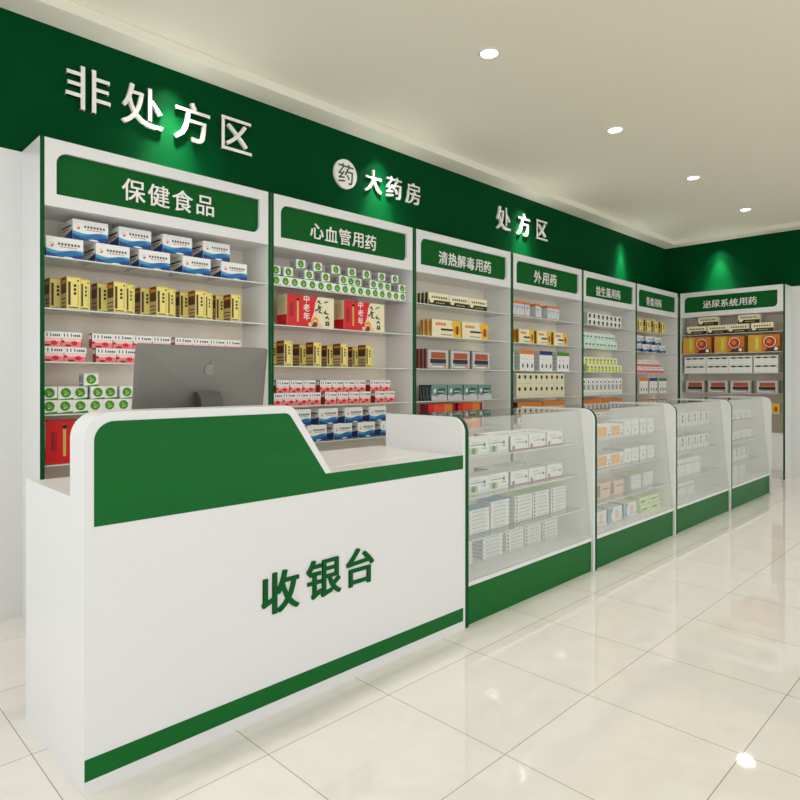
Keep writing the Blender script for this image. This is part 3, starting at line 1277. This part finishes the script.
# ---- goods in the glass cases
def case_row(kind, fn, desc, xs, w, h, d, z, ci, place, y=2.12, rowname=''):
    rn = (rowname + ' row, ') if rowname else ''
    for i, x in enumerate(xs):
        carton(kind, fn, w, h, d, x, y, z + E_, '%s, %s, %s%s of %s display case' % (desc, ORD[i], rn, place, CN[ci]),
               '%ss on the %s of the %s display case' % (kind.replace('_', ' ').replace('box', 'boxe'), place, CN[ci]))


def stack(kind, fn, desc, x, y, z, w, h, d, n, ci, place):
    nm = ['bottom', 'second', 'third', 'fourth', 'fifth', 'sixth', 'seventh', 'eighth']
    for k in range(n):
        carton(kind, fn, w, h - .0006, d, x + random.uniform(-.002, .002), y, z + k * h + E_,
               '%s, %s of %s' % (desc, (nm[k] + ' from below') if k < n - 1 else 'topmost', place % CN[ci]), 'flat packs stacked in the %s display case' % CN[ci])


for z, pl in ((.80, 'top shelf'), (.60, 'middle shelf')):
    case_row('sage_patch_box', flower_box, 'white box with sage patch', [2.385, 2.562, 2.738], .172, .087, .12, z, 0, pl, y=2.05)
    case_row('rose_edge_box', rose_box, 'white box with rose edge', [2.93, 3.115, 3.305], .18, .082, .11, z, 0, pl, y=2.05, rowname='front')
    case_row('rose_edge_box', rose_box, 'white box with rose edge', [2.93, 3.115, 3.305], .18, .082, .11, z, 0, pl, y=2.20, rowname='rear')
L_, K_ = 'lower shelf of %s case', 'deck of %s case'
stack('blue_top_pack', flat_pack, 'blue-topped pack', 2.395, 2.05, .39, .15, .021, .1, 6, 0, 'leftmost stack, ' + L_)
stack('blue_top_pack', flat_pack, 'blue-topped pack', 2.562, 2.05, .39, .17, .021, .1, 6, 0, 'second stack, ' + L_)
stack('blue_top_pack', flat_pack, 'blue-topped pack', 2.748, 2.05, .39, .167, .021, .1, 7, 0, 'third stack, ' + L_)
for x, nm in ((2.974, 'fourth'), (3.158, 'fifth'), (3.354, 'rightmost')):
    stack('dot_end_pack', dot_pack, 'dot-ended pack', x, 2.05, .39, .172, .021, .16, 7, 0, nm + ' stack, ' + L_)
stack('blue_top_pack', flat_pack, 'blue-topped pack', 2.46, 2.1, DECK, .19, .021, .1, 6, 0, 'leftmost stack, ' + K_)
stack('blue_top_pack', flat_pack, 'blue-topped pack', 2.745, 2.1, DECK, .18, .021, .1, 6, 0, 'second stack, ' + K_)
for x, nm in ((2.96, 'third'), (3.15, 'fourth'), (3.34, 'rightmost')):
    stack('dot_end_pack', dot_pack, 'dot-ended pack', x, 2.1, DECK, .172, .021, .16, 6, 0, nm + ' stack, ' + K_)

for z, pl in ((.80, 'top shelf'), (.60, 'middle shelf')):
    case_row('apricot_tile_box', orange_tile_box, 'white box with apricot square', [3.74, 3.945, 4.14], .19, .085, .12, z, 1, pl, y=2.05)
    case_row('plain_white_box', plain_box, 'plain white box', [4.34, 4.465, 4.60, 4.735], .115, .10, .16, z, 1, pl, y=2.05)
case_row('kraft_box', kraft_box, 'kraft-brown box', [3.74, 3.938, 4.14], .19, .10, .14, .39, 1, 'lower shelf', y=2.05)
stack('dot_end_pack', dot_pack, 'dot-ended pack', 4.45, 2.05, .39, .17, .021, .14, 5, 1, 'left stack, ' + L_)
stack('dot_end_pack', dot_pack, 'dot-ended pack', 4.65, 2.05, .39, .18, .021, .14, 5, 1, 'right stack, ' + L_)
case_row('sky_blue_box', sky_box, 'white box with sky-blue corner', [3.83, 4.063, 4.298], .2, .1, .13, DECK, 1, 'deck', y=2.03)
case_row('lime_box', lime_box, 'pale lime box', [4.53, 4.71], .17, .055, .12, DECK, 1, 'deck', y=2.01, rowname='lower')
case_row('lime_box', lime_box, 'pale lime box', [4.53, 4.71], .17, .055, .12, DECK + .056, 1, 'deck', y=2.02, rowname='upper')

for z, pl in ((.80, 'top shelf'), (.60, 'middle shelf')):
    case_row('upright_white_box', slim_box, 'upright white box', [5.09, 5.23, 5.37, 5.51, 5.65, 5.79, 5.93], .12, .12, .12, z, 2, pl, y=2.05)
case_row('green_spot_box', dotted_box(CGD, body=CW), 'white box with green dots', [5.12, 5.307, 5.49, 5.67], .17, .14, .14, .39, 2, 'lower shelf', y=2.05)
case_row('green_spot_box', dotted_box(CGD, body=CW), 'white box with green dots', [5.14, 5.33, 5.515], .17, .12, .14, DECK, 2, 'deck', y=2.05)

for z, pl in ((.80, 'top shelf'), (.60, 'middle shelf')):
    case_row('rose_edge_box', rose_box, 'white box with rose edge', [6.60, 6.78, 6.96, 7.14], .17, .085, .12, z, 3, pl, y=2.05)
case_row('upright_white_box', slim_box, 'upright white box', [6.62, 6.77, 6.92, 7.07], .135, .13, .12, .39, 3, 'lower shelf', y=2.05)
stack('dot_end_pack', dot_pack, 'dot-ended pack', 6.68, 2.05, DECK, .2, .021, .14, 6, 3, 'left stack, ' + K_)
stack('dot_end_pack', dot_pack, 'dot-ended pack', 6.90, 2.05, DECK, .2, .021, .14, 6, 3, 'right stack, ' + K_)
